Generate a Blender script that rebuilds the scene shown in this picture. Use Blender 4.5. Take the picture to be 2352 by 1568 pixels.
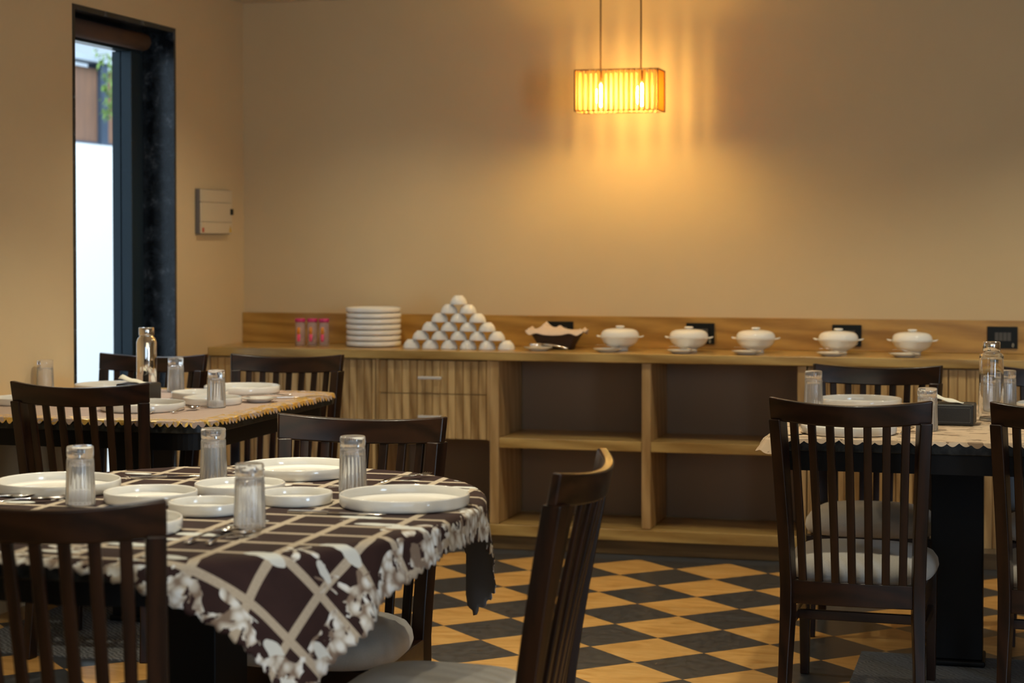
import bpy, bmesh, math, random
from mathutils import Vector, Matrix
random.seed(7)
PI = math.pi
C = bpy.context.scene.collection
for o in list(bpy.data.objects): bpy.data.objects.remove(o)

# ------------------------------------------------------------------ camera
F_PX = 4350.0
cam_d = bpy.data.cameras.new('camera')
cam_d.sensor_width = 36.0
cam_d.lens = F_PX / 2352 * 36
cam_d.shift_y = -(784 - 648.2) / 2352
cam_d.clip_start = 0.05
cam_d.dof.use_dof = True
cam_d.dof.focus_distance = 5.1
cam_d.dof.aperture_fstop = 3.8
cam = bpy.data.objects.new('camera', cam_d)
cam.location = (0, 0, 1.32)
cam.rotation_euler = (PI / 2 - 0.02399, 0, 0.26234)
C.objects.link(cam)
bpy.context.scene.camera = cam

# ------------------------------------------------------------------ world, lights, exposure
w = bpy.data.worlds.new('world'); bpy.context.scene.world = w; w.use_nodes = True
w.node_tree.nodes['Background'].inputs[0].default_value = (0.60, 0.80, 1.0, 1)
w.node_tree.nodes['Background'].inputs[1].default_value = 1.1
vs = bpy.context.scene.view_settings
vs.view_transform = 'Standard'; vs.look = 'None'; vs.exposure = 0.0; vs.gamma = 1.0
vs.use_curve_mapping = False

def lamp(name, typ, loc, energy, col, rot=(0, 0, 0), **kw):
    d = bpy.data.lights.new(name, typ); d.energy = energy; d.color = col
    for k, v in kw.items(): setattr(d, k, v)
    o = bpy.data.objects.new(name, d); o.location = loc; o.rotation_euler = rot
    C.objects.link(o); return o
WARM = (1.0, 0.90, 0.66)
# downlights of the room's ceiling, over and between the tables
for i, (x, y, e, size) in enumerate([(-1.6, 4.1, 82, 1.4), (-2.45, 4.3, 60, 1.7), (-2.3, 5.95, 66, 1.8), (-2.5, 7.0, 24, 2.3),
                               (-0.55, 5.05, 62, 1.7), (0.35, 6.95, 42, 2.2), (-1.0, 6.8, 28, 2.1), (-1.3, 2.2, 45, 1.9), (0.9, 3.2, 45, 2.0)]):
    lamp('downlight', 'SPOT', (x, y, 2.34), e, WARM, (0, 0, 0), spot_size=size, spot_blend=0.7, shadow_soft_size=0.035)
# soft warm room light from further rows of ceiling lights behind the camera
lamp('room_light', 'AREA', (0.6, 1.6, 2.3), 40, (1.0, 0.86, 0.58), (0.25, 0, 0), shape='RECTANGLE', size=3.0, size_y=2.5)
# daylight through the glazed front of the room, behind the camera
lamp('daylight', 'AREA', (0.5, -1.9, 1.45), 34, (0.55, 0.76, 1.0), (PI / 2, 0, 0), shape='RECTANGLE', size=4.0, size_y=1.9)
# added cool area light, daylight from the right front onto the plate sides
lamp('added_side_daylight', 'AREA', (3.85, 0.9, 1.3), 112, (0.58, 0.78, 1.0), (math.radians(87), 0, math.radians(56)), shape='RECTANGLE', size=1.4, size_y=1.9)
# daylight outside the side window
lamp('outdoor_sun', 'AREA', (-4.9, 10.5, 4.6), 520, (0.86, 0.94, 1.0), (0.0, -0.35, 0), shape='RECTANGLE', size=2.0, size_y=6.0)

# ------------------------------------------------------------------ node helpers
class NT:
    def __init__(self, name, rough=0.5, color=(0.8, 0.8, 0.8), metal=0.0, **kw):
        self.m = bpy.data.materials.new(name); self.m.use_nodes = True
        self.t = self.m.node_tree; self.b = self.t.nodes['Principled BSDF']
        self.b.inputs['Base Color'].default_value = (*color, 1)
        self.b.inputs['Roughness'].default_value = rough
        self.b.inputs['Metallic'].default_value = metal
        for k, v in kw.items(): self.b.inputs[k.replace('_', ' ')].default_value = v
    def n(self, typ, props=None, **inp):
        nd = self.t.nodes.new(typ)
        for k, v in (props or {}).items(): setattr(nd, k, v)
        for k, v in inp.items():
            k = int(k[1:]) if k[0] == 'i' and k[1:].isdigit() else k.replace('_', ' ')
            self.set(nd.inputs[k], v)
        return nd
    def set(self, sock, v):
        if isinstance(v, bpy.types.NodeSocket): self.t.links.new(v, sock)
        elif isinstance(v, bpy.types.Node): self.t.links.new(v.outputs[0], sock)
        else: sock.default_value = v
    def math(self, op, a, b=None, c=None):
        nd = self.t.nodes.new('ShaderNodeMath'); nd.operation = op
        for i, v in enumerate((a, b, c)):
            if v is not None: self.set(nd.inputs[i], v)
        return nd.outputs[0]
    def mix(self, fac, a, b):
        nd = self.t.nodes.new('ShaderNodeMix'); nd.data_type = 'RGBA'
        self.set(nd.inputs[0], fac)
        self.set(nd.inputs[6], (*a, 1) if isinstance(a, tuple) else a)
        self.set(nd.inputs[7], (*b, 1) if isinstance(b, tuple) else b)
        return nd.outputs[2]
    def ramp(self, fac, stops):
        nd = self.t.nodes.new('ShaderNodeValToRGB'); self.set(nd.inputs[0], fac)
        cr = nd.color_ramp
        while len(cr.elements) < len(stops): cr.elements.new(0.5)
        for e, (p, c) in zip(cr.elements, stops):
            e.position = p; e.color = (*c, 1) if len(c) == 3 else c
        return nd.outputs[0]
    def coord(self, kind='Object', scale=(1, 1, 1), rot=(0, 0, 0), loc=(0, 0, 0)):
        tc = self.t.nodes.new('ShaderNodeTexCoord')
        mp = self.t.nodes.new('ShaderNodeMapping')
        mp.inputs['Scale'].default_value = scale; mp.inputs['Rotation'].default_value = rot; mp.inputs['Location'].default_value = loc
        self.t.links.new(tc.outputs[kind], mp.inputs[0]); return mp.outputs[0]
    def noise(self, vec, scale, detail=4, rough=0.5, dist=0.0):
        nd = self.n('ShaderNodeTexNoise', None, Vector=vec, Scale=scale, Detail=detail, Roughness=rough, Distortion=dist)
        return nd.outputs[0]
    def base(self, v): self.set(self.b.inputs['Base Color'], v)
    def bump(self, h, strength=0.2, dist=0.01):
        nd = self.n('ShaderNodeBump', None, Strength=strength, Distance=dist, Height=h)
        self.set(self.b.inputs['Normal'], nd)

def wood(name, dark, light, axis='X', rough=0.35, scale=1.0, planks=None, coat=0.0, kind='Object', contrast=1.0):
    m = NT(name, rough)
    s = {'X': (1.2, 9, 9), 'Y': (9, 1.2, 9), 'Z': (9, 9, 1.2)}[axis]
    v = m.coord(kind, tuple(a * scale for a in s))
    nz = m.noise(v, 1.2, 3, 0.5, 0.6)
    wv = m.n('ShaderNodeTexWave', {'wave_type': 'BANDS', 'bands_direction': 'DIAGONAL'}, Vector=v, Scale=0.9, Distortion=7.0, Detail=3.0, Detail_Scale=1.0)
    fine = m.noise(m.coord(kind, tuple(a * scale * 7 for a in s)), 2.0, 2)
    f = m.math('ADD', m.math('MULTIPLY', nz, 0.55), m.math('MULTIPLY', wv.outputs['Fac'], 0.3))
    f = m.math('ADD', f, m.math('MULTIPLY', fine, 0.25))
    if planks:
        tc = m.t.nodes.new('ShaderNodeTexCoord'); sp = m.n('ShaderNodeSeparateXYZ', None, i0=tc.outputs[kind])
        cell = m.math('FLOOR', m.math('DIVIDE', sp.outputs[0], planks))
        wn = m.n('ShaderNodeTexWhiteNoise', {'noise_dimensions': '1D'}, W=cell)
        f = m.math('ADD', m.math('MULTIPLY', f, 0.75), m.math('MULTIPLY', wn.outputs[0], 0.34))
    mid = tuple((a + b) / 2 for a, b in zip(dark, light))
    m.base(m.ramp(f, [(0.5 - 0.22 / contrast, dark), (0.52, mid), (0.5 + 0.25 / contrast, light)]))
    if dark[0] < 0.02: m.b.inputs['Specular IOR Level'].default_value = 0.3
    if coat: m.b.inputs['Coat Weight'].default_value = coat; m.b.inputs['Coat Roughness'].default_value = 0.15
    return m.m

# ------------------------------------------------------------------ materials
M = {}
m = NT('beige_plaster', 0.85); v = m.coord('Object')
n1 = m.noise(v, 1.3, 5, 0.6); m.base(m.mix(n1, (0.60, 0.46, 0.265), (0.70, 0.545, 0.325)))
m.bump(m.noise(v, 160, 3), 0.12, 0.004); M['plaster'] = m.m
m = NT('white_ceiling_paint', 0.9, (0.62, 0.55, 0.45)); M['ceiling'] = m.m
M['dark_wood'] = wood('dark_stained_wood', (0.005, 0.0018, 0.0009), (0.024, 0.0085, 0.0035), 'Z', 0.36, 1.6, coat=0.12)
M['dark_wood_x'] = wood('dark_stained_rail_wood', (0.005, 0.0018, 0.0009), (0.026, 0.009, 0.0037), 'X', 0.32, 1.6, coat=0.2)
M['pine_x'] = wood('pine_wood_horizontal', (0.30, 0.165, 0.040), (0.58, 0.39, 0.135), 'X', 0.32, 1.0, coat=0.3)
M['pine_splash'] = wood('pine_upstand_wood', (0.30, 0.145, 0.025), (0.52, 0.29, 0.065), 'X', 0.35, 1.1, coat=0.2)
M['pine_z'] = wood('pine_wood_vertical', (0.33, 0.19, 0.065), (0.55, 0.36, 0.16), 'Z', 0.4, 1.0)
M['pine_strip'] = wood('pine_strip_panel', (0.26, 0.14, 0.045), (0.66, 0.45, 0.20), 'Z', 0.42, 1.4, planks=0.034)
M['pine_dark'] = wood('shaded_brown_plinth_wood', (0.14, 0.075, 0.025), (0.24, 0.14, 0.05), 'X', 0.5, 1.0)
m = NT('black_table_wood', 0.5, (0.0035, 0.0032, 0.0032)); m.b.inputs['Specular IOR Level'].default_value = 0.2; M['black'] = m.m
m = NT('dark_speckled_table_edge', 0.3); v = m.coord('Object')
m.base(m.ramp(m.noise(v, 45, 4), [(0.4, (0.006, 0.0065, 0.006)), (0.62, (0.028, 0.029, 0.026))])); m.b.inputs['Specular IOR Level'].default_value = 0.25; M['table_edge'] = m.m
m = NT('seat_fabric', 0.9); v = m.coord('Object'); n1 = m.noise(v, 300, 2)
m.base(m.mix(n1, (0.40, 0.37, 0.33), (0.52, 0.49, 0.44))); m.bump(n1, 0.15, 0.001); m.b.inputs['Sheen Weight'].default_value = 0.2; M['fabric'] = m.m
m = NT('white_glazed_ceramic', 0.12, (0.86, 0.845, 0.80)); m.b.inputs['Coat Weight'].default_value = 0.4; M['ceramic'] = m.m
m = NT('clear_glass', 0.03, (0.96, 0.97, 0.98), 0, Transmission_Weight=1.0, IOR=1.48); M['glass'] = m.m
m = NT('ribbed_tumbler_glass', 0.02, (0.97, 0.97, 0.97), 0, Transmission_Weight=0.88, IOR=1.45); M['tumbler'] = m.m
m = NT('window_glass', 0.0, (1, 1, 1), 0, Transmission_Weight=1.0, IOR=1.05); M['pane'] = m.m
m = NT('polished_steel', 0.14, (0.72, 0.70, 0.67), 1.0); M['steel'] = m.m
m = NT('mirror_steel', 0.08, (0.80, 0.78, 0.75), 1.0); M['mirror'] = m.m
m = NT('brushed_handle_steel', 0.45, (0.80, 0.78, 0.75), 0.5); M['handle'] = m.m
m = NT('black_plastic', 0.4, (0.005, 0.0065, 0.006)); m.b.inputs['Specular IOR Level'].default_value = 0.25; M['black_plastic'] = m.m
m = NT('grey_switch_plastic', 0.4, (0.07, 0.065, 0.055)); M['switch'] = m.m
m = NT('black_leatherette', 0.42, (0.012, 0.012, 0.012)); m.bump(m.noise(m.coord('Object'), 220, 2), 0.3, 0.001); M['leather'] = m.m
m = NT('grey_thread', 0.7, (0.16, 0.155, 0.145)); M['thread'] = m.m
m = NT('paper_napkin', 0.9, (0.80, 0.78, 0.66)); M['napkin'] = m.m
m = NT('cream_enamel', 0.45, (0.62, 0.52, 0.36)); M['enamel'] = m.m
m = NT('grey_metal_side', 0.5, (0.16, 0.14, 0.13)); M['greyside'] = m.m
m = NT('red_sticker', 0.6, (0.5, 0.09, 0.05)); M['red'] = m.m
m = NT('yellow_sticker', 0.6, (0.65, 0.40, 0.04)); M['yellow'] = m.m
m = NT('pink_plastic', 0.35, (0.62, 0.03, 0.16)); M['pink'] = m.m
m = NT('orange_label', 0.5, (1.0, 0.33, 0.02)); M['orange'] = m.m
m = NT('pink_label', 0.5, (0.95, 0.08, 0.18)); M['pinklabel'] = m.m
m = NT('linen_cloth', 0.95); v = m.coord('Object'); m.base(m.mix(m.noise(v, 120, 3), (0.60, 0.48, 0.40), (0.74, 0.62, 0.53))); M['linen'] = m.m
# woven basket
m = NT('brown_wicker', 0.6); v = m.coord('Object', (1, 1, 1))
wv = m.n('ShaderNodeTexWave', {'bands_direction': 'Z'}, Vector=v, Scale=45, Distortion=2.0)
m.base(m.mix(wv.outputs['Fac'], (0.025, 0.011, 0.005), (0.085, 0.04, 0.018))); m.bump(wv.outputs['Fac'], 0.6, 0.004); M['wicker'] = m.m
# granite window reveal
m = NT('black_granite', 0.22); v = m.coord('Object')
n1 = m.noise(v, 16, 6, 0.7, 0.4)
m.base(m.ramp(n1, [(0.45, (0.008, 0.010, 0.013)), (0.58, (0.03, 0.038, 0.048)), (0.72, (0.16, 0.18, 0.21))])); M['granite'] = m.m
m = NT('dark_aluminium', 0.3, (0.02, 0.035, 0.045), 0.3); M['alu'] = m.m
m = NT('woven_blind', 0.8); v = m.coord('Object')
wv = m.n('ShaderNodeTexWave', {'bands_direction': 'Y'}, Vector=v, Scale=22, Distortion=1.0)
m.base(m.mix(wv.outputs['Fac'], (0.045, 0.022, 0.014), (0.12, 0.065, 0.042))); M['blind'] = m.m
m = NT('dark_roof_render', 0.9, (0.05, 0.05, 0.05)); M['roofdark'] = m.m
m = NT('outdoor_white_render', 0.9, (0.80, 0.83, 0.84)); M['outwall'] = m.m
m = NT('outdoor_grey_coping', 0.9, (0.35, 0.42, 0.50)); M['coping'] = m.m
m = NT('outdoor_brown_board', 0.8); v = m.coord('Object', (1, 4, 1)); n1 = m.noise(v, 4, 5, 0.6)
m.base(m.mix(n1, (0.11, 0.07, 0.055), (0.30, 0.15, 0.08))); M['board'] = m.m
m = NT('outdoor_blue_post', 0.7, (0.035, 0.06, 0.10)); M['post'] = m.m
m = NT('outdoor_leaf', 0.6, (0.16, 0.27, 0.06)); M['leaf'] = m.m
m = NT('outdoor_paving', 0.9, (0.4, 0.4, 0.38)); M['paving'] = m.m
# lamp shade: thin translucent wood
def translucent(name, col, tcol, fac):
    m = NT(name, 0.6, col)
    tr = m.n('ShaderNodeBsdfTranslucent', None, Color=(*tcol, 1)); mx = m.t.nodes.new('ShaderNodeMixShader')
    mx.inputs[0].default_value = fac; out = [n for n in m.t.nodes if n.type == 'OUTPUT_MATERIAL'][0]
    m.t.links.new(m.b.outputs[0], mx.inputs[1]); m.t.links.new(tr.outputs[0], mx.inputs[2]); m.t.links.new(mx.outputs[0], out.inputs[0])
    return m.m
M['shade_slat'] = translucent('lamp_slat_wood', (0.75, 0.48, 0.18), (1.0, 0.80, 0.42), 0.62)
M['shade_side'] = translucent('lamp_side_veneer', (0.60, 0.32, 0.08), (1.0, 0.60, 0.16), 0.6)
m = NT('lamp_frame_wood', 0.6, (0.14, 0.065, 0.018)); M['lamp_frame'] = m.m
m = NT('glowing_bulb', 0.5, (1, 0.8, 0.5)); m.b.inputs['Emission Color'].default_value = (1.0, 0.64, 0.19, 1); m.b.inputs['Emission Strength'].default_value = 330; M['bulb'] = m.m
m = NT('brown_cord', 0.7, (0.10, 0.045, 0.015)); M['cord'] = m.m
# checkered floor
TS = 0.19803 * 1.32; GA = -0.79504; GX, GY = -1.00406 * 1.32, 5.05697 * 1.32
m = NT('checkered_tile_floor', 0.3)
tc = m.t.nodes.new('ShaderNodeTexCoord'); sp = m.n('ShaderNodeSeparateXYZ', None, i0=tc.outputs['Object'])
dx = m.math('SUBTRACT', sp.outputs[0], GX); dy = m.math('SUBTRACT', sp.outputs[1], GY)
ca, sa = math.cos(GA), math.sin(GA)
u = m.math('DIVIDE', m.math('ADD', m.math('MULTIPLY', dx, ca), m.math('MULTIPLY', dy, sa)), TS)
vv = m.math('DIVIDE', m.math('ADD', m.math('MULTIPLY', dx, -sa), m.math('MULTIPLY', dy, ca)), TS)
fu, fv = m.math('FLOOR', u), m.math('FLOOR', vv)
par = m.math('FLOORED_MODULO', m.math('ADD', fu, fv), 2.0)
cmb = m.n('ShaderNodeCombineXYZ', None, i0=fu, i1=fv)
wn = m.n('ShaderNodeTexWhiteNoise', {'noise_dimensions': '2D'}, Vector=cmb)
offs = m.n('ShaderNodeVectorMath', {'operation': 'MULTIPLY_ADD'}, i0=wn.outputs['Color'], i1=(7, 7, 7), i2=tc.outputs['Object'])
mp = m.n('ShaderNodeMapping', None, Vector=offs, Scale=(2.2, 7, 1), Rotation=(0, 0, -GA))
nz = m.noise(mp.outputs[0], 2.0, 5, 0.55, 1.6)
light = m.ramp(nz, [(0.3, (0.46, 0.235, 0.060)), (0.55, (0.60, 0.345, 0.11)), (0.75, (0.64, 0.40, 0.155))])
nz2 = m.noise(tc.outputs['Object'], 28, 5, 0.7)
dark = m.ramp(nz2, [(0.35, (0.022, 0.025, 0.030)), (0.7, (0.058, 0.062, 0.070))])
col = m.mix(par, light, dark)
eu = m.math('ABSOLUTE', m.math('SUBTRACT', m.math('FRACT', u), 0.5)); ev = m.math('ABSOLUTE', m.math('SUBTRACT', m.math('FRACT', vv), 0.5))
seam = m.math('GREATER_THAN', m.math('MAXIMUM', eu, ev), 0.4945)
col = m.mix(seam, col, (0.10, 0.07, 0.045))
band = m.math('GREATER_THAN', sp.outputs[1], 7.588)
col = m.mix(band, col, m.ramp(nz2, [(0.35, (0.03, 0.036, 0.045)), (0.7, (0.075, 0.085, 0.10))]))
m.base(col); m.set(m.b.inputs['Roughness'], m.math('MULTIPLY_ADD', nz2, 0.2, 0.22)); M['floor'] = m.m
# mats
m = NT('grey_woven_mat', 0.95); v = m.coord('Object')
wv = m.n('ShaderNodeTexWave', {'bands_direction': 'DIAGONAL'}, Vector=v, Scale=30, Distortion=6, Detail=2)
m.base(m.mix(wv.outputs['Fac'], (0.075, 0.08, 0.09), (0.17, 0.18, 0.20))); m.bump(wv.outputs['Fac'], 0.4, 0.004); M['mat'] = m.m

# brown lattice cloth with pale flowers and leaves
m = NT('lattice_floral_cloth', 0.62)
uv = m.t.nodes.new('ShaderNodeUVMap'); uvs = uv.outputs[0]
ds = m.noise(uvs, 9, 2); dsv = m.n('ShaderNodeVectorMath', {'operation': 'MULTIPLY_ADD'}, i0=m.n('ShaderNodeTexNoise', None, Vector=uvs, Scale=14.0, Detail=3.0).outputs['Color'], i1=(0.035, 0.035, 0), i2=uvs)
sp = m.n('ShaderNodeSeparateXYZ', None, i0=uvs)
def bandmask(ax, ay, per, wid, off=0.0):
    t = m.math('ADD', m.math('MULTIPLY', sp.outputs[0], ax), m.math('MULTIPLY', sp.outputs[1], ay))
    fr = m.math('FRACT', m.math('ADD', m.math('DIVIDE', t, per), off))
    return m.math('LESS_THAN', m.math('ABSOLUTE', m.math('SUBTRACT', fr, 0.5)), wid / per / 2)
b1 = bandmask(0.998, 0.06, 0.115, 0.018, 0.15); b2 = bandmask(-0.06, 0.998, 0.115, 0.018, 0.4)
lat = m.math('MAXIMUM', b1, b2)
fine = m.noise(uvs, 260, 2)
beige = m.mix(fine, (0.34, 0.27, 0.19), (0.56, 0.49, 0.40))
brown = m.mix(m.noise(uvs, 20, 2), (0.018, 0.008, 0.008), (0.042, 0.019, 0.017))
col = m.mix(lat, brown, beige)
sx = m.n('ShaderNodeSeparateXYZ', None, i0=dsv.outputs[0])
vo = m.n('ShaderNodeTexVoronoi', {'feature': 'F1', 'distance': 'EUCLIDEAN'}, Vector=dsv.outputs[0], Scale=5.6, Randomness=0.75)
d = vo.outputs['Distance']
dv = m.n('ShaderNodeVectorMath', {'operation': 'SUBTRACT'}, i0=dsv.outputs[0], i1=vo.outputs['Position'])
dsp = m.n('ShaderNodeSeparateXYZ', None, i0=dv.outputs[0])
fa = m.math('ARCTAN2', dsp.outputs[1], dsp.outputs[0])
petal = m.math('LESS_THAN', d, m.math('MULTIPLY_ADD', m.math('COSINE', m.math('MULTIPLY', fa, 5.0)), 0.11, 0.24))
v40 = m.n('ShaderNodeTexVoronoi', {'feature': 'F1'}, Vector=dsv.outputs[0], Scale=46.0)
shade = m.ramp(v40.outputs['Distance'], [(0.25, (0.74, 0.75, 0.74)), (0.5, (0.52, 0.48, 0.42)), (0.75, (0.22, 0.16, 0.12))])
col = m.mix(petal, col, shade)
mpv = m.n('ShaderNodeMapping', None, Vector=dsv.outputs[0], Scale=(1, 2.6, 1), Rotation=(0, 0, 0.9))
vl = m.n('ShaderNodeTexVoronoi', {'feature': 'F1'}, Vector=mpv.outputs[0], Scale=5.0, Randomness=1.0)
leafm = m.math('LESS_THAN', vl.outputs['Distance'], 0.23)
col = m.mix(leafm, col, (0.62, 0.64, 0.62))
# pale printed flowers that follow the hem
au = m.math('SUBTRACT', 0.64, m.math('ABSOLUTE', sp.outputs[0])); av = m.math('SUBTRACT', 0.730, m.math('ABSOLUTE', sp.outputs[1]))
edge = m.math('MINIMUM', au, av)
hem = m.math('LESS_THAN', edge, m.math('MULTIPLY_ADD', m.noise(uvs, 9, 2), 0.20, -0.045))
hem = m.math('MULTIPLY', hem, m.math('GREATER_THAN', m.noise(uvs, 24, 3, 0.6, 0.6), 0.475))
col = m.mix(hem, col, shade)
m.b.inputs['Specular IOR Level'].default_value = 0.25; m.b.inputs['Roughness'].default_value = 0.8
m.base(col); M['lattice'] = m.m
m = NT('grey_cloth_reverse', 0.8, (0.14, 0.13, 0.125)); M['reverse'] = m.m
# gold printed lace cloth
def lace(name, c1, c2, gold, streak):
    m = NT(name, 0.6); v = m.coord('Object')
    base = m.mix(m.noise(v, 26, 4), c1, c2)
    sp = m.n('ShaderNodeSeparateXYZ', None, i0=m.t.nodes.new('ShaderNodeTexCoord').outputs['Object'])
    if gold:
        g = m.math('GREATER_THAN', m.noise(v, 34, 3, 0.6, 0.8), 0.50)
        rim = m.math('GREATER_THAN', m.math('MAXIMUM', m.math('DIVIDE', m.math('ABSOLUTE', sp.outputs[0]), 0.512), m.math('DIVIDE', m.math('ABSOLUTE', sp.outputs[1]), 0.596)), 0.87)
        mk = m.math('MULTIPLY', g, rim)
        base = m.mix(mk, base, (0.95, 0.62, 0.16))
        m.set(m.b.inputs['Metallic'], m.math('MULTIPLY', mk, 0.75)); m.set(m.b.inputs['Roughness'], m.math('MULTIPLY_ADD', mk, -0.3, 0.65))
    if streak:
        mp2 = m.n('ShaderNodeMapping', None, Vector=v, Scale=(12, 26, 12))
        s = m.math('GREATER_THAN', m.noise(mp2.outputs[0], 1.6, 2, 0.5), 0.60)
        base = m.mix(m.math('MULTIPLY', s, 0.75), base, (0.16, 0.09, 0.045))
    m.base(base); return m.m
M['lace_gold'] = lace('pink_gold_cloth', (0.40, 0.29, 0.235), (0.52, 0.40, 0.33), True, False)
M['lace_streak'] = lace('beige_streaked_cloth', (0.58, 0.42, 0.27), (0.70, 0.55, 0.39), False, True)

m = NT('shaded_taupe_back', 0.5, (0.25, 0.175, 0.115)); M['laminate'] = m.m  # taupe kept dark for the shade inside the open bays
m = NT('thin_jar_plastic', 0.08, (1.0, 0.88, 0.84), 0, Transmission_Weight=0.82, IOR=1.12); M['jar'] = m.m
# ------------------------------------------------------------------ object helpers
def link(name, bm, mat, parent=None, smooth=False, bevel=0.0, segs=2, loc=None):
    bmesh.ops.recalc_face_normals(bm, faces=bm.faces[:])
    me = bpy.data.meshes.new(name); bm.to_mesh(me); bm.free()
    me.materials.append(M[mat] if isinstance(mat, str) else mat)
    if smooth:
        for p in me.polygons: p.use_smooth = True
    o = bpy.data.objects.new(name, me); C.objects.link(o)
    if parent: o.parent = parent
    if loc: o.location = loc
    if bevel:
        b = o.modifiers.new('bevel', 'BEVEL'); b.width = bevel; b.segments = segs; b.limit_method = 'ANGLE'; b.angle_limit = 0.6
        if not smooth:
            for p in me.polygons: p.use_smooth = True
            wn = o.modifiers.new('normals', 'WEIGHTED_NORMAL'); wn.keep_sharp = True
    return o
def tag(o, label=None, cat=None, group=None, kind=None):
    if label: o['label'] = label
    if cat: o['category'] = cat
    if group: o['group'] = group
    if kind: o['kind'] = kind
    return o
def thing(name, label, cat, loc=(0, 0, 0), rz=0.0, group=None):
    o = bpy.data.objects.new(name, None); C.objects.link(o)
    o.empty_display_size = 0.05; o.location = loc; o.rotation_euler = (0, 0, rz)
    return tag(o, label, cat, group)
def kids(o): return [c for c in bpy.data.objects if c.parent == o]
def copy_tree(o, parent=None):
    c = o.copy(); C.objects.link(c); c.parent = parent
    for ch in kids(o): copy_tree(ch, c)
    return c
def dup(o, loc, rz, label, group=None):
    c = copy_tree(o); c.location = loc; c.rotation_euler = (0, 0, rz); c['label'] = label
    if group: c['group'] = group
    return c
def BM(): return bmesh.new()
def box(bm, x0, x1, y0, y1, z0, z1):
    r = bmesh.ops.create_cube(bm, size=1.0)
    for v in r['verts']:
        v.co = Vector(((x0 + x1) / 2 + v.co.x * (x1 - x0), (y0 + y1) / 2 + v.co.y * (y1 - y0), (z0 + z1) / 2 + v.co.z * (z1 - z0)))
    return bm
def lathe(bm, prof, n=48, cx=0, cy=0, z0=0, flute=None, tilt=None):
    """revolve (r, z) profile; flute(r, z, ang) -> radius"""
    rings = []
    for r, z in prof:
        if r < 1e-6: rings.append([bm.verts.new((cx, cy, z0 + z))]); continue
        ring = []
        for i in range(n):
            a = 2 * PI * i / n
            rr = flute(r, z, a) if flute else r
            ring.append(bm.verts.new((cx + rr * math.cos(a), cy + rr * math.sin(a), z0 + z)))
        rings.append(ring)
    for A, B in zip(rings, rings[1:]):
        for i in range(n):
            j = (i + 1) % n
            if len(A) == 1 and len(B) == 1: continue
            if len(A) == 1: bm.faces.new((A[0], B[i], B[j]))
            elif len(B) == 1: bm.faces.new((A[i], A[j], B[0]))
            else: bm.faces.new((A[i], A[j], B[j], B[i]))
    return bm
def sweep(bm, pts, cross):
    """pts list of Vectors; cross(i) -> list of offset Vectors"""
    rings = [[bm.verts.new(p + q) for q in cross(i)] for i, p in enumerate(pts)]
    n = len(rings[0])
    for A, B in zip(rings, rings[1:]):
        for i in range(n):
            j = (i + 1) % n; bm.faces.new((A[i], A[j], B[j], B[i]))
    bm.faces.new(rings[0][::-1]); bm.faces.new(rings[-1]); return bm
def tube(bm, pts, r, n=8):
    pts = [Vector(p) for p in pts]
    def cr(i):
        t = (pts[min(i + 1, len(pts) - 1)] - pts[max(i - 1, 0)]).normalized()
        a = t.cross(Vector((0, 0, 1)));
        if a.length < 1e-3: a = Vector((1, 0, 0))
        a.normalize(); b = t.cross(a)
        rr = r(i) if callable(r) else r
        return [a * math.cos(k * 2 * PI / n) * rr + b * math.sin(k * 2 * PI / n) * rr for k in range(n)]
    return sweep(bm, pts, cr)
def rect(wx, wy, ang=0.0):
    c, s = math.cos(ang), math.sin(ang)
    return [Vector((c * a - s * b, s * a + c * b, 0)) for a, b in ((-wx / 2, -wy / 2), (wx / 2, -wy / 2), (wx / 2, wy / 2), (-wx / 2, wy / 2))]
def structure(name, bm, mat, **kw):
    o = link(name, bm, mat, **kw); o['kind'] = 'structure'; return o

# ------------------------------------------------------------------ room shell
XL, YB, ZC = -3.44, 8.07, 2.386
structure('floor', box(BM(), XL - 0.25, 4.2, -2.2, YB + 0.2, -0.1, 0.0), 'floor')
structure('ceiling', box(BM(), XL - 0.25, 4.2, -2.2, YB + 0.2, ZC, ZC + 0.1), 'ceiling')
structure('wall_back', box(BM(), XL - 0.25, 4.2, YB, YB + 0.2, 0, ZC), 'plaster')
structure('wall_right', box(BM(), 4.0, 4.2, -2.2, YB, 0, ZC), 'plaster')
structure('wall_front', box(BM(), XL, 4.0, -2.2, -2.0, 0, ZC), 'plaster')
WY0, WY1, WZ = 6.45, 7.35, 2.196
bm = BM()
box(bm, XL - 0.25, XL, -2.2, WY0, 0, ZC); box(bm, XL - 0.25, XL, WY1, YB, 0, ZC); box(bm, XL - 0.25, XL, WY0, WY1, WZ, ZC)
structure('wall_left', bm, 'plaster')
# window opening lined with black granite
bm = BM()
box(bm, XL - 0.25, XL + 0.002, WY1 - 0.02, WY1 - 0.001, 0, WZ - 0.001); box(bm, XL - 0.25, XL + 0.002, WY0 + 0.001, WY0 + 0.02, 0, WZ - 0.001)
box(bm, XL - 0.25, XL + 0.002, WY0 + 0.02, WY1 - 0.02, WZ - 0.02, WZ - 0.001)
structure('trim_1', bm, 'granite')
win = bpy.data.objects.new('window_1', None); C.objects.link(win); win['kind'] = 'structure'
bm = BM()
fx0, fx1 = XL - 0.20, XL - 0.14
box(bm, fx0, fx1, WY1 - 0.085, WY1 - 0.021, 0.0, 2.09); box(bm, fx0 - 0.012, fx1 + 0.018, WY1 - 0.165, WY1 - 0.085, 0.05, 2.09)
box(bm, fx0, fx1, WY0 + 0.021, WY0 + 0.055, 0.0, 2.09)
box(bm, fx0, fx1, WY0 + 0.021, WY1 - 0.021, 2.09, 2.175); box(bm, fx0, fx1, WY0 + 0.055, WY1 - 0.165, 0.0, 0.07)
link('window_frame', bm, 'alu', win, bevel=0.003)
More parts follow.
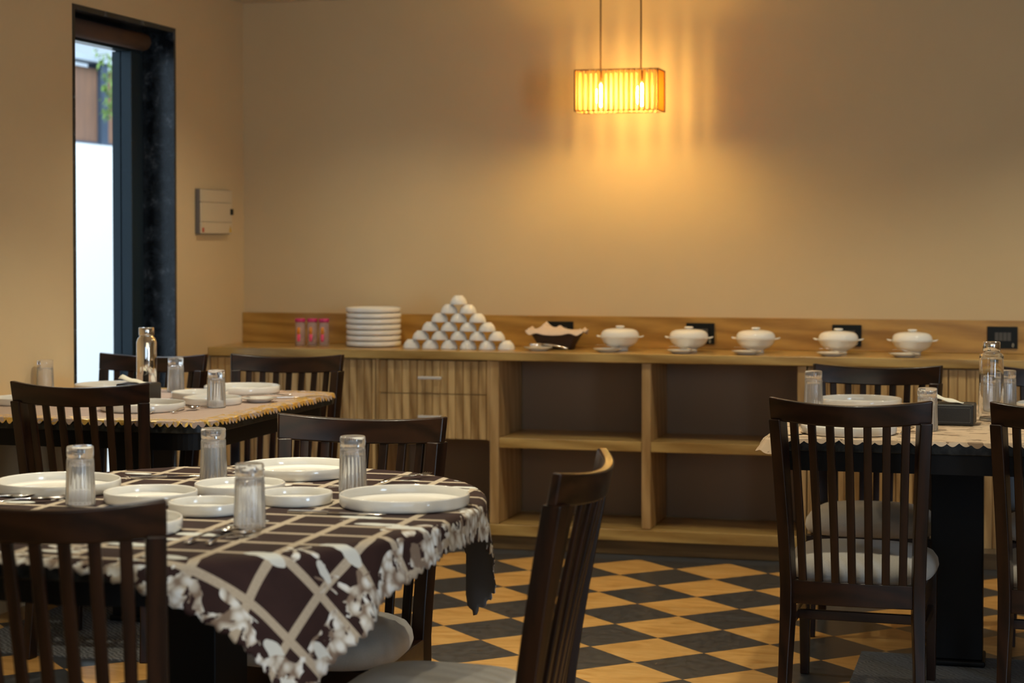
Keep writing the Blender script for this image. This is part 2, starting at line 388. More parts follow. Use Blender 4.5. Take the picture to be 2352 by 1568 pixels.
link('glass_pane', box(BM(), fx0 + 0.025, fx0 + 0.031, WY0 + 0.055, WY1 - 0.165, 0.07, 2.09), 'pane', win)
bm = BM(); tube(bm, [(XL - 0.085, WY0 + 0.03, 2.128), (XL - 0.085, WY1 - 0.13, 2.128)], 0.036, 20)
b = link('rolled_blind', bm, 'blind', None, smooth=True)
tag(b, 'brown woven blind rolled up at the head of the window', 'window blind')

# ------------------------------------------------------------------ outdoors
structure('ground', box(BM(), -12, XL - 0.25, 2, 18, -0.15, -0.02), 'paving')
bm = BM(); box(bm, -6.2, -6.0, 6, 18, -0.02, 1.94)
t = link('boundary_wall', bm, 'outwall'); tag(t, 'white rendered boundary wall seen through the side window', 'wall')
t = thing('boundary_fence', 'brown board fence with blue posts on top of the outdoor wall', 'fence', (-6.1, 12, 1.94))
bm = BM(); box(bm, -0.03, 0.03, -6, -0.27, 0.02, 0.52); box(bm, -0.03, 0.03, -0.17, 6, 0.02, 0.52); link('board', bm, 'board', t)
for yy in (-2.2, -0.22, 1.76): link('post', box(BM(), -0.04, 0.06, yy - 0.05, yy + 0.05, 0.0, 0.56), 'post', t)
link('coping', box(BM(), -0.07, 0.07, -6, 6, 0.56, 0.60), 'coping', t)
link('skirting_rail', box(BM(), -0.05, 0.05, -6, 6, 0.0, 0.02), 'post', t)
bm = BM(); rnd = random.Random(3)
for k in range(170):
    zz = rnd.uniform(-0.30, 0.16); yy = rnd.gauss(0, 0.03 + max(zz, -.1) * 0.3 + 0.03); xx = rnd.uniform(-0.03, 0.05)
    a = rnd.uniform(0, 6.28); L = rnd.uniform(0.03, 0.055)
    p = Vector((xx, yy, zz)); d = Vector((0.2 * math.cos(a), math.cos(a), -abs(math.sin(a)) - 0.3)).normalized() * L; s = Vector((0.3, math.sin(a), 0.4)).normalized() * L * 0.3
    vs4 = [bm.verts.new(q) for q in (p, p + d * 0.5 + s, p + d, p + d * 0.5 - s)]; bm.faces.new(vs4)
hp = thing('trailing_plant', 'green trailing plant hanging over the outdoor fence', 'plant', (-5.93, 11.62, 2.42))
tag(link('leaves', bm, 'leaf', hp), kind='stuff')
bm = BM(); tube(bm, [(-0.09, 0, 0.12), (0.0, 0, 0.13), (0.02, 0.01, 0.0), (0.015, 0, -0.28)], 0.004, 6); link('stem', bm, 'leaf', hp, smooth=True)

# ------------------------------------------------------------------ sideboard along the back wall
YF = 7.664; XR = 2.6
t = thing('worktop', 'long pine worktop running along the whole back wall', 'worktop', (0, 0, 0))
link('top', box(BM(), XL + 0.001, XR, YF, YB - 0.003, 0.800, 0.838), 'pine_x', t, bevel=0.004)
link('upstand', box(BM(), XL + 0.001, XR, YB - 0.022, YB - 0.002, 0.8385, 0.975), 'pine_splash', t, bevel=0.002)

def strips(bm, x0, x1, yf, z0, z1, wdt=0.034, thick=0.012, gap=0.006):
    box(bm, x0, x1, yf + thick * 0.55, yf + 0.02, z0, z1)
    k0 = math.floor(x0 / wdt)
    x = k0 * wdt
    while x < x1:
        a, b = max(x + gap / 2, x0), min(x + wdt - gap / 2, x1)
        if b - a > 0.004: box(bm, a, b, yf, yf + thick, z0, z1)
        x += wdt
    return bm
# left cupboard
t = thing('base_cupboard', 'pine strip fronted base cupboard in the left corner', 'cupboard', (0, 0, 0))
bm = BM(); box(bm, XL + 0.002, -2.672, YF + 0.045, YB - 0.005, 0.065, 0.798); link('carcass', bm, 'pine_z', t)
for a, b in ((XL + 0.004, -3.062), (-3.058, -2.672)): link('door', strips(BM(), a, b, YF + 0.02, 0.09, 0.794), 'pine_strip', t)
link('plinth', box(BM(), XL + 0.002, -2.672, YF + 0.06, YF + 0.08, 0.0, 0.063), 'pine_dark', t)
# drawer unit
t = thing('drawer_unit', 'pine strip fronted two drawer unit beside the open shelves', 'drawers', (0, 0, 0))
bm = BM(); box(bm, -2.668, -2.656, YF + 0.02, YB - 0.005, 0.464, 0.798); box(bm, -2.655, -2.172, YF + 0.06, YB - 0.005, 0.464, 0.79)
box(bm, -2.172, -2.1605, YF + 0.02, YB - 0.005, 0.46, 0.798); link('carcass', bm, 'pine_z', t)
for z0, z1, zh in ((0.6545, 0.794, 0.722), (0.463, 0.651, 0.556)):
    d = link('drawer', strips(BM(), -2.656, -2.166, YF + 0.022, z0, z1), 'pine_strip', t)
    bm = BM(); box(bm, -2.470, -2.366, YF - 0.012, YF - 0.004, zh - 0.006, zh + 0.006)
    box(bm, -2.464, -2.456, YF - 0.006, YF + 0.024, zh - 0.005, zh + 0.005); box(bm, -2.380, -2.372, YF - 0.006, YF + 0.024, zh - 0.005, zh + 0.005)
    link('handle', bm, 'handle', d, bevel=0.002)
# open shelf unit
t = thing('open_shelf_unit', 'open pine shelf unit with four empty bays', 'shelf', (0, 0, 0))
def bd(n, *a, mat='pine_z'): return link(n, box(BM(), *a), mat, t, bevel=0.003)
bd('side_panel', -2.160, -2.120, YF + 0.016, YB - 0.012, 0.11, 0.798)
bd('side_panel', -2.655, -2.642, YF + 0.03, YB - 0.012, 0.11, 0.458)
bd('divider', -1.508, -1.470, YF + 0.016, YB - 0.012, 0.112, 0.798)
bd('side_panel', -0.868, -0.832, YF + 0.016, YB - 0.012, 0.112, 0.798)
bd('shelf', -2.119, -1.509, YF + 0.014, YB - 0.012, 0.432, 0.474, mat='pine_x')
bd('shelf', -1.469, -0.869, YF + 0.014, YB - 0.012, 0.432, 0.474, mat='pine_x')
bd('back_panel', -2.119, -0.869, YB - 0.0115, YB - 0.0045, 0.112, 0.798, mat='laminate')  # added dark sheet over the wall, bay shade put into its colour
bd('back_panel', -2.641, -2.161, YB - 0.0115, YB - 0.0045, 0.112, 0.458, mat='laminate')  # another added dark sheet, for the shaded wall below the drawers
bd('bottom_board', -2.655, -0.832, YF + 0.004, YB - 0.012, 0.062, 0.1095, mat='pine_x')
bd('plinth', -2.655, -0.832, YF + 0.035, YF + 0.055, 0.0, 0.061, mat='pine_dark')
# right cupboard
t = thing('base_cupboard', 'pine strip fronted base cupboard behind the right table', 'cupboard', (0, 0, 0))
link('carcass', box(BM(), -0.828, XR, YF + 0.045, YB - 0.005, 0.065, 0.798), 'pine_z', t)
x = -0.826
while x < XR - 0.1:
    link('door', strips(BM(), x, min(x + 0.55, XR), YF + 0.02, 0.09, 0.794), 'pine_strip', t); x += 0.554
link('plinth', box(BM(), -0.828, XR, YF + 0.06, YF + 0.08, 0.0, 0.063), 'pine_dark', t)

# wall sockets set in the upstand
for (x0, lab) in ((-2.005, 'black wall socket plate behind the cloth lined basket'), (-1.385, 'black wall socket plate behind the second covered dish from the left'),
                  (-0.764, 'black wall socket plate behind the fourth covered dish from the left'), (-0.131, 'black wall socket plate with grey switches above the glass bottle')):
    t = thing('wall_socket', lab, 'socket', (x0 + 0.061, YB - 0.0225, 0.905), group='black socket plates in the upstand')
    link('face_plate', box(BM(), -0.061, 0.061, -0.008, 0, -0.045, 0.046), 'black_plastic', t, bevel=0.002)
    for k in range(4):
        link('switch', box(BM(), -0.030 + k * 0.0165, -0.016 + k * 0.0165, -0.0115, -0.0082, -0.012, 0.022), 'switch', t)
    s = BM()
    for a, b, c, d in ((0.038, -0.030, 0.042, -0.022), (0.042, -0.022, 0.046, -0.030), (0.046, -0.030, 0.042, -0.038), (0.042, -0.038, 0.038, -0.030)):
        tube(s, [(a, -0.0088, b), (c, -0.0088, d)], 0.0006, 5)
    link('diamond_mark', s, 'napkin', t)

# distribution box on the left wall
t = thing('distribution_box', 'cream electrical distribution box on the left wall near the corner', 'electrical box', (XL, 7.703, 1.43))
link('backbox', box(BM(), 0.001, 0.020, -0.165, 0.165, -0.098, 0.098), 'greyside', t, bevel=0.003)
bm = BM()
for a, b in ((-0.096, -0.046), (-0.0455, 0.040), (0.0405, 0.096)): box(bm, 0.021, 0.030, -0.165, 0.168, a, b)
link('cover', bm, 'enamel', t, bevel=0.003)
link('latch', box(BM(), 0.0305, 0.036, 0.145, 0.167, -0.012, 0.014), 'black_plastic', t)
bm = BM(); vv3 = [bm.verts.new(p) for p in ((0.0305, 0.130, -0.090), (0.0305, 0.158, -0.090), (0.0305, 0.144, -0.060), (0.0315, 0.130, -0.090), (0.0315, 0.158, -0.090), (0.0315, 0.144, -0.060))]
bm.faces.new(vv3[:3]); bm.faces.new(vv3[3:])
for i in range(3): bm.faces.new((vv3[i], vv3[(i + 1) % 3], vv3[3 + (i + 1) % 3], vv3[3 + i]))
link('warning_sticker', bm, 'yellow', t)
link('red_sticker', box(BM(), 0.0305, 0.0315, -0.158, -0.138, -0.090, -0.070), 'red', t)

# ------------------------------------------------------------------ pendant lamp by the back wall
LX0, LX1, LY0, LY1, LZ0, LZ1 = -1.791, -1.437, 7.66, 7.822, 1.839, 2.012
t = thing('pendant_lamp', 'rectangular slatted pendant lamp glowing orange before the back wall', 'pendant lamp', ((LX0 + LX1) / 2, (LY0 + LY1) / 2, LZ0))
hx, hy, hz = (LX1 - LX0) / 2, (LY1 - LY0) / 2, LZ1 - LZ0
bm = BM(); e = 0.0045
for z in (0, hz - e):
    box(bm, -hx, hx, -hy, -hy + e, z, z + e); box(bm, -hx, hx, hy - e, hy, z, z + e)
    box(bm, -hx, -hx + e, -hy, hy, z, z + e); box(bm, hx - e, hx, -hy, hy, z, z + e)
for sx in (-1, 1):
    for sy in (-1, 1): box(bm, min(sx * hx, sx * (hx - e)), max(sx * hx, sx * (hx - e)), min(sy * hy, sy * (hy - e)), max(sy * hy, sy * (hy - e)), 0, hz)
box(bm, -hx, hx, -0.006, 0.006, hz - e, hz - 0.001)
link('frame', bm, 'lamp_frame', t)
for sy, nm in ((-1, 'slats'), (1, 'slats')):
    bm = BM(); n = 16; stp = (2 * hx - 2 * e) / n
    for k in range(n):
        xc = -hx + e + (k + 0.5) * stp
        lathe(bm, [(0.0, e), (0.0068, e), (0.0068, hz - e), (0.0, hz - e)], 8, xc, sy * (hy - 0.008))
    link(nm, bm, 'shade_slat', t, smooth=False)
for sx in (-1, 1): link('side_panel', box(BM(), min(sx * (hx - e), sx * (hx - e - 0.0015)), max(sx * (hx - e), sx * (hx - e - 0.0015)), -hy + e, hy - e, e, hz - e), 'shade_side', t)
for xb in (-1.696, -1.525):
    xx = xb - (LX0 + LX1) / 2
    bm = BM(); tube(bm, [(xx, 0, hz), (xx, 0, ZC - LZ0 - 0.001)], 0.0035, 8); link('cord', bm, 'cord', t, smooth=True)
    bm = BM(); lathe(bm, [(0, hz - 0.002), (0.012, hz - 0.004), (0.015, hz - 0.035), (0.015, hz - 0.052), (0, hz - 0.053)], 16, xx, 0); s = link('lamp_holder', bm, 'lamp_frame', t, smooth=True)
    bm = BM(); lathe(bm, [(0, 0.116), (0.010, 0.114), (0.0165, 0.098), (0.0185, 0.07), (0.0175, 0.042), (0.011, 0.026), (0, 0.022)], 20, xx, 0); link('bulb', bm, 'bulb', t, smooth=True)

# ------------------------------------------------------------------ chairs
def make_chair(label, group):
    t = thing('dining_chair', label, 'chair', group=group)
    ZT, WH = 0.872, 0.205
    def lean(z): return 0.0 if z < 0.32 else -0.085 * ((z - 0.32) / 0.55) ** 1.25
    def sag(z): return 0.012 + 0.034 * max(0.0, min(1.0, (z - 0.32) / 0.55))
    def bx(f, z): return f * (0.180 + 0.024 * max(0.0, min(1.05, (z - 0.30) / 0.57)) ** 1.25 + (0.008 * (1 - z / 0.3) if z < 0.3 else 0))
    def pos(f, z):
        return Vector((bx(f, z), -0.195 + lean(z) - sag(z) * (1 - f * f), z))
    def ang(f, z): return math.atan(2 * sag(z) * f / WH)
    for s in (-1, 1):
        zs = [0, 0.12, 0.26, 0.34, 0.42, 0.5, 0.58, 0.66, 0.74, 0.812]
        pts = []
        for z in zs:
            p = pos(s, z)
            if z < 0.30: p.y -= 0.035 * (1 - z / 0.30) ** 1.3
            pts.append(p)
        bm = BM(); sweep(bm, pts, lambda i: rect(0.036 - (0.006 if zs[i] < 0.2 else 0), 0.044, ang(s, max(0.5, zs[i]))))
        link('back_post', bm, 'dark_wood', t, bevel=0.004)
    bm = BM(); N = 20; rows = []
    for i in range(N + 1):
        f = -1.085 + 2.17 * i / N; ff = max(-1.0, min(1.0, f)) if False else f
        top = ZT - 0.014 * (1 - f * f); bot = 0.808 - 0.010 * (1 - f * f)
        zm = (top + bot) / 2; a = ang(f, 0.84); nrm = Vector((math.sin(-a), math.cos(a), 0)) * 0.0115
        def pp(z): return Vector((bx(f, z), -0.195 + lean(z) - sag(0.84) * (1 - f * f), z))
        c = pp(bot), pp(zm), pp(top)
        rows.append([bm.verts.new(q) for q in (c[0] - nrm, c[1] - nrm, c[2] - nrm, c[2] + nrm, c[1] + nrm, c[0] + nrm)])
    for A, B in zip(rows, rows[1:]):
        for k in range(6): bm.faces.new((A[k], A[(k + 1) % 6], B[(k + 1) % 6], B[k]))
    bm.faces.new(rows[0]); bm.faces.new(rows[-1][::-1])
    link('top_rail', bm, 'dark_wood_x', t, bevel=0.005, segs=3)
    # lower back rail
    bm = BM(); rows = []
    for i in range(11):
        f = -0.93 + 1.86 * i / 10; y = -0.195 - sag(0.3) * (1 - f * f)
        rows.append([bm.verts.new((bx(f, 0.31), y + d, z)) for d, z in ((-0.011, 0.285), (-0.011, 0.352), (0.011, 0.352), (0.011, 0.285))])
    for A, B in zip(rows, rows[1:]):
        for k in range(4): bm.faces.new((A[k], A[(k + 1) % 4], B[(k + 1) % 4], B[k]))
    bm.faces.new(rows[0]); bm.faces.new(rows[-1][::-1]); link('lower_rail', bm, 'dark_wood_x', t, bevel=0.003)
    bm = BM(); zs = [0.345, 0.42, 0.5, 0.58, 0.66, 0.74, 0.812]
    for k in range(7):
        f = -0.765 + 0.255 * k
        sweep(bm, [pos(f, z) for z in zs], lambda i: rect(0.0225, 0.012, ang(f, zs[i])))
    link('back_slats', bm, 'dark_wood', t, bevel=0.002, segs=1)
    # seat frame and stretchers
    bm = BM()
    box(bm, -0.180, 0.180, 0.165, 0.190, 0.275, 0.338)
    for s in (-1, 1): box(bm, min(s * 0.172, s * 0.194), max(s * 0.172, s * 0.194), -0.176, 0.166, 0.280, 0.338)
    link('seat_frame', bm, 'dark_wood_x', t, bevel=0.003)
    for s in (-1, 1):
        bm = BM(); sweep(bm, [Vector((s * 0.187, 0.178, z)) for z in (0, 0.15, 0.3, 0.338)], lambda i: rect((0.026, 0.030, 0.034, 0.034)[i], (0.026, 0.030, 0.034, 0.034)[i]))
        link('leg', bm, 'dark_wood', t, bevel=0.003)
    bm = BM()
    for s in (-1, 1): box(bm, s * 0.186 - 0.009, s * 0.186 + 0.009, -0.190, 0.166, 0.205, 0.232)
    box(bm, -0.178, 0.178, -0.02, -0.002, 0.205, 0.232)
    link('stretcher', bm, 'dark_wood_x', t, bevel=0.002)
    # cushion
    bm = BM(); prof = [(0.90, 0.339), (0.97, 0.345), (1.0, 0.362), (0.985, 0.382), (0.93, 0.399), (0.82, 0.411), (0.62, 0.419), (0.35, 0.423)]
    rings = []; n = 48
    for r, z in prof:
        ring = []
        for k in range(n):
            a = 2 * PI * k / n; c, s_ = math.cos(a), math.sin(a)
            ex = 2 / 3.4; X = abs(c) ** ex * (1 if c > 0 else -1); Y = abs(s_) ** ex * (1 if s_ > 0 else -1)
            wdt = 0.212 + 0.012 * Y
            ring.append(bm.verts.new((X * wdt * r, 0.030 + Y * 0.200 * r, z)))
        rings.append(ring)
    for A, B in zip(rings, rings[1:]):
        for k in range(n): bm.faces.new((A[k], A[(k + 1) % n], B[(k + 1) % n], B[k]))
    ct = bm.verts.new((0, 0.03, 0.425))
    for k in range(n): bm.faces.new((rings[-1][k], rings[-1][(k + 1) % n], ct))
    bm.faces.new(rings[0][::-1])
    link('seat_cushion', bm, 'fabric', t, smooth=True)
    return t
R = math.radians
def chair_at(mx, my, deg):
    """rail midpoint (at its ends) and facing angle: 0 faces away from the camera"""
    a = R(deg); off = 0.28
    return (mx - math.sin(a) * off, my + math.cos(a) * off, 0.0), a
specs = [
 (-0.452, 5.275, -2, 'dark slatted chair, back to the camera, uncropped, at the right table'),
 (-0.482, 6.735, 181, 'dark slatted dining chair facing the camera, left at the far side of the right table'),
 (0.146, 5.285, -1, 'dark slatted chair, back to the camera, cut off by the right edge of the photo'),
 (0.165, 6.745, 180, 'dark slatted dining chair behind the glass bottle, far side of the right table'),
 (-2.800, 5.285, 7, 'dark slatted dining chair with its back to the camera at the left table'),
 (-3.212, 6.655, 181.5, 'dark slatted dining chair facing the camera in front of the side window'),
 (-2.705, 6.760, 186, 'dark slatted dining chair facing the camera between the left table and the cupboard'),
 (-1.597, 4.490, 181, 'dark slatted dining chair facing the camera behind the oval table'),
 (-0.842, 3.690, 91, 'dark dining chair seen edge-on at the right end of the oval table'),
 (-1.622, 2.920, 7, 'nearest dark dining chair, blurred, cut off at the bottom left corner'),
]
base = None
for mx, my, dg, lab in specs:
    loc, a = chair_at(mx, my, dg)
    if base is None:
        base = make_chair(lab, 'slatted dining chairs around the tables'); base.location = loc; base.rotation_euler = (0, 0, a)
        ch0 = base
    else: dup(base, loc, a, lab)

# ------------------------------------------------------------------ tables
def outline_rr(hx, hy, r, n=10):
    pts = []
    for cx, cy, a0 in ((hx - r, hy - r, 0), (-(hx - r), hy - r, PI / 2), (-(hx - r), -(hy - r), PI), (hx - r, -(hy - r), 1.5 * PI)):
        for k in range(n + 1):
            a = a0 + k * PI / 2 / n; pts.append((cx + r * math.cos(a), cy + r * math.sin(a)))
    return pts
def outline_se(hx, hy, e, n=96):
    pts = []
    for k in range(n):
        a = 2 * PI * k / n; c, s = math.cos(a), math.sin(a)
        pts.append((hx * abs(c) ** (2 / e) * (1 if c > 0 else -1), hy * abs(s) ** (2 / e) * (1 if s > 0 else -1)))
    return pts
def slab(bm, pts, z0, z1):
    A = [bm.verts.new((x, y, z0)) for x, y in pts]; B = [bm.verts.new((x, y, z1)) for x, y in pts]
    n = len(pts)
    for i in range(n): bm.faces.new((A[i], A[(i + 1) % n], B[(i + 1) % n], B[i]))
    bm.faces.new(A[::-1]); bm.faces.new(B); return bm
def table(label, cx, cy, rz, pts, inset, foot):
    t = thing('dining_table', label, 'table', (cx, cy, 0), rz)
    link('tabletop', slab(BM(), pts, 0.712, 0.7475), 'table_edge', t, bevel=0.003)
    q = [(x * inset, y * inset) for x, y in pts]
    link('apron', slab(BM(), q, 0.655, 0.7115), 'black', t)
    link('pedestal', box(BM(), -0.078, 0.078, -0.078, 0.078, 0.026, 0.6545), 'black', t, bevel=0.004)
    link('base_plate', box(BM(), -foot, foot, -foot, foot, 0.0 + 0.006, 0.0255), 'black', t, bevel=0.006)
    return t
def lace_cloth(label, cx, cy, pts, over, mat, droop, period=0.027, amp=0.009):
    """flat cloth with a scalloped hem lying on the table, its rim dropping a little past the edge"""
    # resample outline densely
    P = [Vector((x, y)) for x, y in pts]; dense = []
    for i in range(len(P)):
        a, b = P[i], P[(i + 1) % len(P)]; L = (b - a).length; k = max(1, int(L / 0.0034))
        for j in range(k): dense.append(a.lerp(b, j / k))
    n = len(dense); bm = BM(); uvl = bm.loops.layers.uv.new('UVMap')
    s = 0.0; rings = [[], [], [], []]
    for i in range(n):
        p = dense[i]; q = dense[(i + 1) % n]; pr = dense[i - 1]
        tdir = (q - pr).normalized(); nr = Vector((tdir.y, -tdir.x))
        s += (q - p).length
        sc = amp * abs(math.sin(PI * s / period)); ov = over(p) + sc * 0.35; dr = droop(p)
        wob = 0.0018 * math.sin(s * 37) + 0.0015 * math.sin(s * 91)
        rings[0].append(bm.verts.new((p.x - nr.x * 0.05, p.y - nr.y * 0.05, 0.7500)))
        rings[1].append(bm.verts.new((p.x - nr.x * 0.004, p.y - nr.y * 0.004, 0.7503)))
        rings[2].append(bm.verts.new((p.x + nr.x * min(ov * 0.5, 0.01), p.y + nr.y * min(ov * 0.5, 0.01), 0.7496 - dr * 0.25 + wob * 0.5)))
        rings[3].append(bm.verts.new((p.x + nr.x * ov, p.y + nr.y * ov, 0.7475 - dr - sc + wob)))
    for A, B in zip(rings, rings[1:]):
        for i in range(n): bm.faces.new((A[i], A[(i + 1) % n], B[(i + 1) % n], B[i]))
    bm.faces.new(rings[0])
    o = link('tablecloth', bm, mat, None, loc=(cx, cy, 0))
    so = o.modifiers.new('thickness', 'SOLIDIFY'); so.thickness = 0.0014; so.offset = -1
    o['label'] = label; o['category'] = 'tablecloth'; return o
LT = (-2.922, 5.966); LP = outline_rr(0.512, 0.596, 0.11)
table('black pedestal dining table standing against the left wall under the window', *LT, 0, LP, 0.93, 0.086)
lace_cloth('pink and gold scalloped tablecloth on the table by the left wall', *LT, LP, lambda p: 0.004, 'lace_gold', lambda p: 0.003, period=0.026, amp=0.013)
RT = (-0.183, 6.005); RP = outline_rr(0.512, 0.610, 0.03)
table('black pedestal dining table on the right with the glass bottle', *RT, 0, RP, 0.965, 0.086)
lace_cloth('beige scalloped tablecloth with dark streaks on the right table', *RT, RP, lambda p: 0.004 + (0.030 if p.x < -0.48 else 0), 'lace_streak', lambda p: (0.022 + (0.012 if p.y < -0.5 else 0)) if p.x < -0.48 else 0.003, period=0.033)
OT = (-1.688, 3.709); ORZ = -0.045; OP = outline_se(0.570, 0.700, 2.25)
table('black pedestal oval dining table in the foreground', *OT, ORZ, OP, 0.90, 0.086)

# draped lattice cloth over the oval table
bm = BM(); HX, HY = 0.640, 0.730; NX, NY = 150, 176
def rad_f(x, y, e=2.25, a=0.570, b=0.700): return (abs(x / a) ** e + abs(y / b) ** e) ** (1 / e)
grid = []
uvl = bm.loops.layers.uv.new('UVMap'); uvd = {}
for j in range(NY + 1):
    row = []
    for i in range(NX + 1):
        u = -1 + 2 * i / NX; v = -1 + 2 * j / NY
        x, y = u * HX, v * HY + 0.014
        sx = 0.010 * abs(math.sin(y / 0.030 * PI)) ; sy = 0.010 * abs(math.sin(x / 0.030 * PI))
        x += (1 if u > 0 else -1) * sx * max(0, (abs(u) - 0.94) / 0.06); y += (1 if v > 0 else -1) * sy * max(0, (abs(v) - 0.94) / 0.06)
        fr = rad_f(x, y)
        if fr <= 1.004 or (x == 0 and y == 0):
            p = Vector((x, y, 0.7502))
        else:
            b = Vector((x / fr * 1.004, y / fr * 1.004)); s = (Vector((x, y)) - b).length
            g = Vector((abs(b.x / 0.57) ** 1.25 / 0.57 * (1 if b.x > 0 else -1), abs(b.y / 0.70) ** 1.25 / 0.70 * (1 if b.y > 0 else -1))).normalized()
            th = math.atan2(y, x)
            wave = math.sin(th * 19 + 0.8) * 0.6 + math.sin(th * 31 + 2.0) * 0.4
            sr = min(s, 0.02)
            out = sr * 0.55 + max(0, s - 0.02) * (0.10 + 0.12 * wave) + 0.003
            drop = sr * 0.45 + max(0, s - 0.02) * 0.965
            tang = Vector((-g.y, g.x)) * (math.cos(th * 19 + 0.8) * 0.05 * max(0, s - 0.02))
            p = Vector((b.x + g.x * out + tang.x, b.y + g.y * out + tang.y, 0.7502 - drop))
        vt = bm.verts.new(p); uvd[vt] = (u * HX, v * HY); row.append(vt)
    grid.append(row)
for j in range(NY):
    for i in range(NX):
        f = bm.faces.new((grid[j][i], grid[j][i + 1], grid[j + 1][i + 1], grid[j + 1][i]))
        for l in f.loops: l[uvl].uv = uvd[l.vert]
o = link('tablecloth', bm, 'lattice', None, smooth=True, loc=(OT[0], OT[1], 0)); o.rotation_euler = (0, 0, ORZ)
o.data.materials.append(M['reverse'])
so = o.modifiers.new('thickness', 'SOLIDIFY'); so.thickness = 0.0014; so.offset = -1; so.material_offset = 1
tag(o, 'dark brown lattice and flower tablecloth draped over the foreground oval table', 'tablecloth')
CLOTH = o

# floor mats
for (x0, x1, y0, y1, lab) in ((-3.30, -2.606, 5.35, 6.35, 'dark grey woven mat under the left table'), (-0.480, 0.26, 5.36, 6.07, 'grey woven mat under the right table')):
    tag(link('floor_mat', box(BM(), x0, x1, y0, y1, 0.0002, 0.0055), 'mat'), lab, 'mat')

# ------------------------------------------------------------------ tableware
ZT = 0.7512
def plate_mesh(r, h, wall=0.0045):
    bm = BM(); return lathe(bm, [(0, 0), (r * 0.955, 0), (r * 0.985, 0.002), (r, 0.007), (r, h - 0.002), (r - 0.001, h - 0.0004), (r - wall * 0.5, h), (r - wall + 0.001, h - 0.0004), (r - wall, h - 0.002), (r - wall - 0.001, 0.008), (r - wall - 0.006, 0.005), (0, 0.0048)], 72)
plates = {}
def plate(kind, x, y, lab, group, z=ZT, cat='plate', name=None):
    r, h = {'big': (0.1385, 0.026), 'small': (0.1, 0.024), 'bowl': (0.079, 0.024), 'side': (0.063, 0.014)}[kind]
    nm = name or {'big': 'dinner_plate', 'small': 'side_plate', 'bowl': 'small_dish', 'side': 'saucer'}[kind]
    if kind not in plates:
        if kind == 'side':
            bm = BM(); lathe(bm, [(0, 0), (0.036, 0), (0.038, 0.002), (0.061, 0.0125), (0.063, 0.014), (0.0605, 0.0145), (0.038, 0.005), (0, 0.0045)], 56)
        else: bm = plate_mesh(r, h)
        o = link(nm, bm, 'ceramic', None, smooth=True); plates[kind] = o
        sm = o.modifiers.new('bevelled', 'EDGE_SPLIT'); sm.split_angle = 0.9
    else: o = plates[kind].copy(); C.objects.link(o); o.name = nm
    o.location = (x, y, z); return tag(o, lab, cat, group)
G = 'white plates on the oval table'
plate('big', -1.261, 3.815, 'large white rimmed plate nearest the right end of the oval table', G)
plate('big', -2.083, 3.830, 'large white plate at the left end of the oval table, cut by the photo edge', G)
plate('big', -1.668, 4.235, 'large white plate at the far side of the oval table before the facing chair', G)
plate('big', -1.700, 3.330, 'large white plate behind the nearest chair back on the oval table', G)
plate('small', -1.806, 3.726, 'medium white plate right of the large left plate on the oval table', G)
plate('small', -1.674, 3.900, 'medium white plate behind the central glass on the oval table', G)
plate('bowl', -1.497, 3.787, 'small white dish between the glass and the large right plate on the oval table', G)
plate('bowl', -1.622, 3.608, 'small white dish left of the nearest glass on the oval table', G)
G = 'white plates on the left table'
plate('big', -2.750, 6.430, 'large white plate at the far right corner of the left table', G)
plate('small', -2.800, 6.170, 'medium white plate in the middle of the left table behind the glass', G)
plate('small', -2.660, 5.965, 'medium white plate touching the front glass on the left table', G)
plate('big', -2.790, 5.700, 'large white plate showing right of the near chair back on the left table', G)
plate('big', -3.250, 6.390, 'large white plate left of the steel flask on the left table', G)
plate('small', -3.290, 5.800, 'white plate cut off at the left edge of the photo on the left table', G)
plate('side', -2.537, 6.080, 'small white saucer at the right edge of the left table', G)
G = 'white plates on the right table'
plate('big', -0.520, 6.470, 'large white plate at the far side of the right table', G)
plate('big', -0.480, 5.560, 'large white plate glimpsed through the near chair back on the right table', G)
plate('big', 0.128, 6.440, 'large white plate cut off at the right edge of the photo', G)

# inverted fluted tumblers
def flute(r, z, a): return r * (1 + 0.045 * abs(math.sin(a * 11)) ** 1.3) if 0.004 < z < 0.098 else r
bm = BM()
lathe(bm, [(0.0310, 0.0), (0.0312, 0.0005), (0.0305, 0.006), (0.0275, 0.097), (0.0272, 0.101), (0.0285, 0.104), (0.0285, 0.1215), (0.027, 0.1248), (0.024, 0.1255), (0.010, 0.1235), (0, 0.1230)], 104, flute=flute)
lathe(bm, [(0.0310, 0.0), (0.0300, 0.0003), (0.0288, 0.006), (0.0262, 0.080), (0.0235, 0.093), (0.014, 0.098), (0, 0.0985)], 104)
bmesh.ops.remove_doubles(bm, verts=bm.verts[:], dist=0.00005)
tum = link('glass_tumbler', bm, 'tumbler', None, smooth=True)
first = True
def tumbler(x, y, lab, grp):
    global first
    if first: o = tum; first = False
    else: o = tum.copy(); C.objects.link(o)
    o.location = (x, y, ZT + 0.0005); tag(o, lab, 'glass', grp)
G = 'upturned ribbed tumblers on the oval table'
tumbler(-1.806, 4.054, 'upturned ribbed glass tumbler left of the far plate on the oval table', G)
tumbler(-1.435, 3.975, 'upturned ribbed glass tumbler behind the large right plate on the oval table', G)
tumbler(-1.456, 3.440, 'upturned ribbed glass tumbler nearest the camera by the spoons', G)
tumbler(-1.925, 3.635, 'upturned ribbed glass tumbler before the large left plate on the oval table', G)
G = 'upturned ribbed tumblers on the left table'
tumbler(-2.591, 5.842, 'upturned ribbed glass tumbler beside the spoon on the left table', G)
tumbler(-2.995, 6.390, 'upturned ribbed glass tumbler right of the steel flask on the left table', G)
tumbler(-3.395, 6.150, 'upturned ribbed glass tumbler against the left wall', G)
G = 'upturned ribbed tumblers on the right table'
tumbler(-0.660, 6.310, 'upturned ribbed glass tumbler left of the far plate on the right table', G)
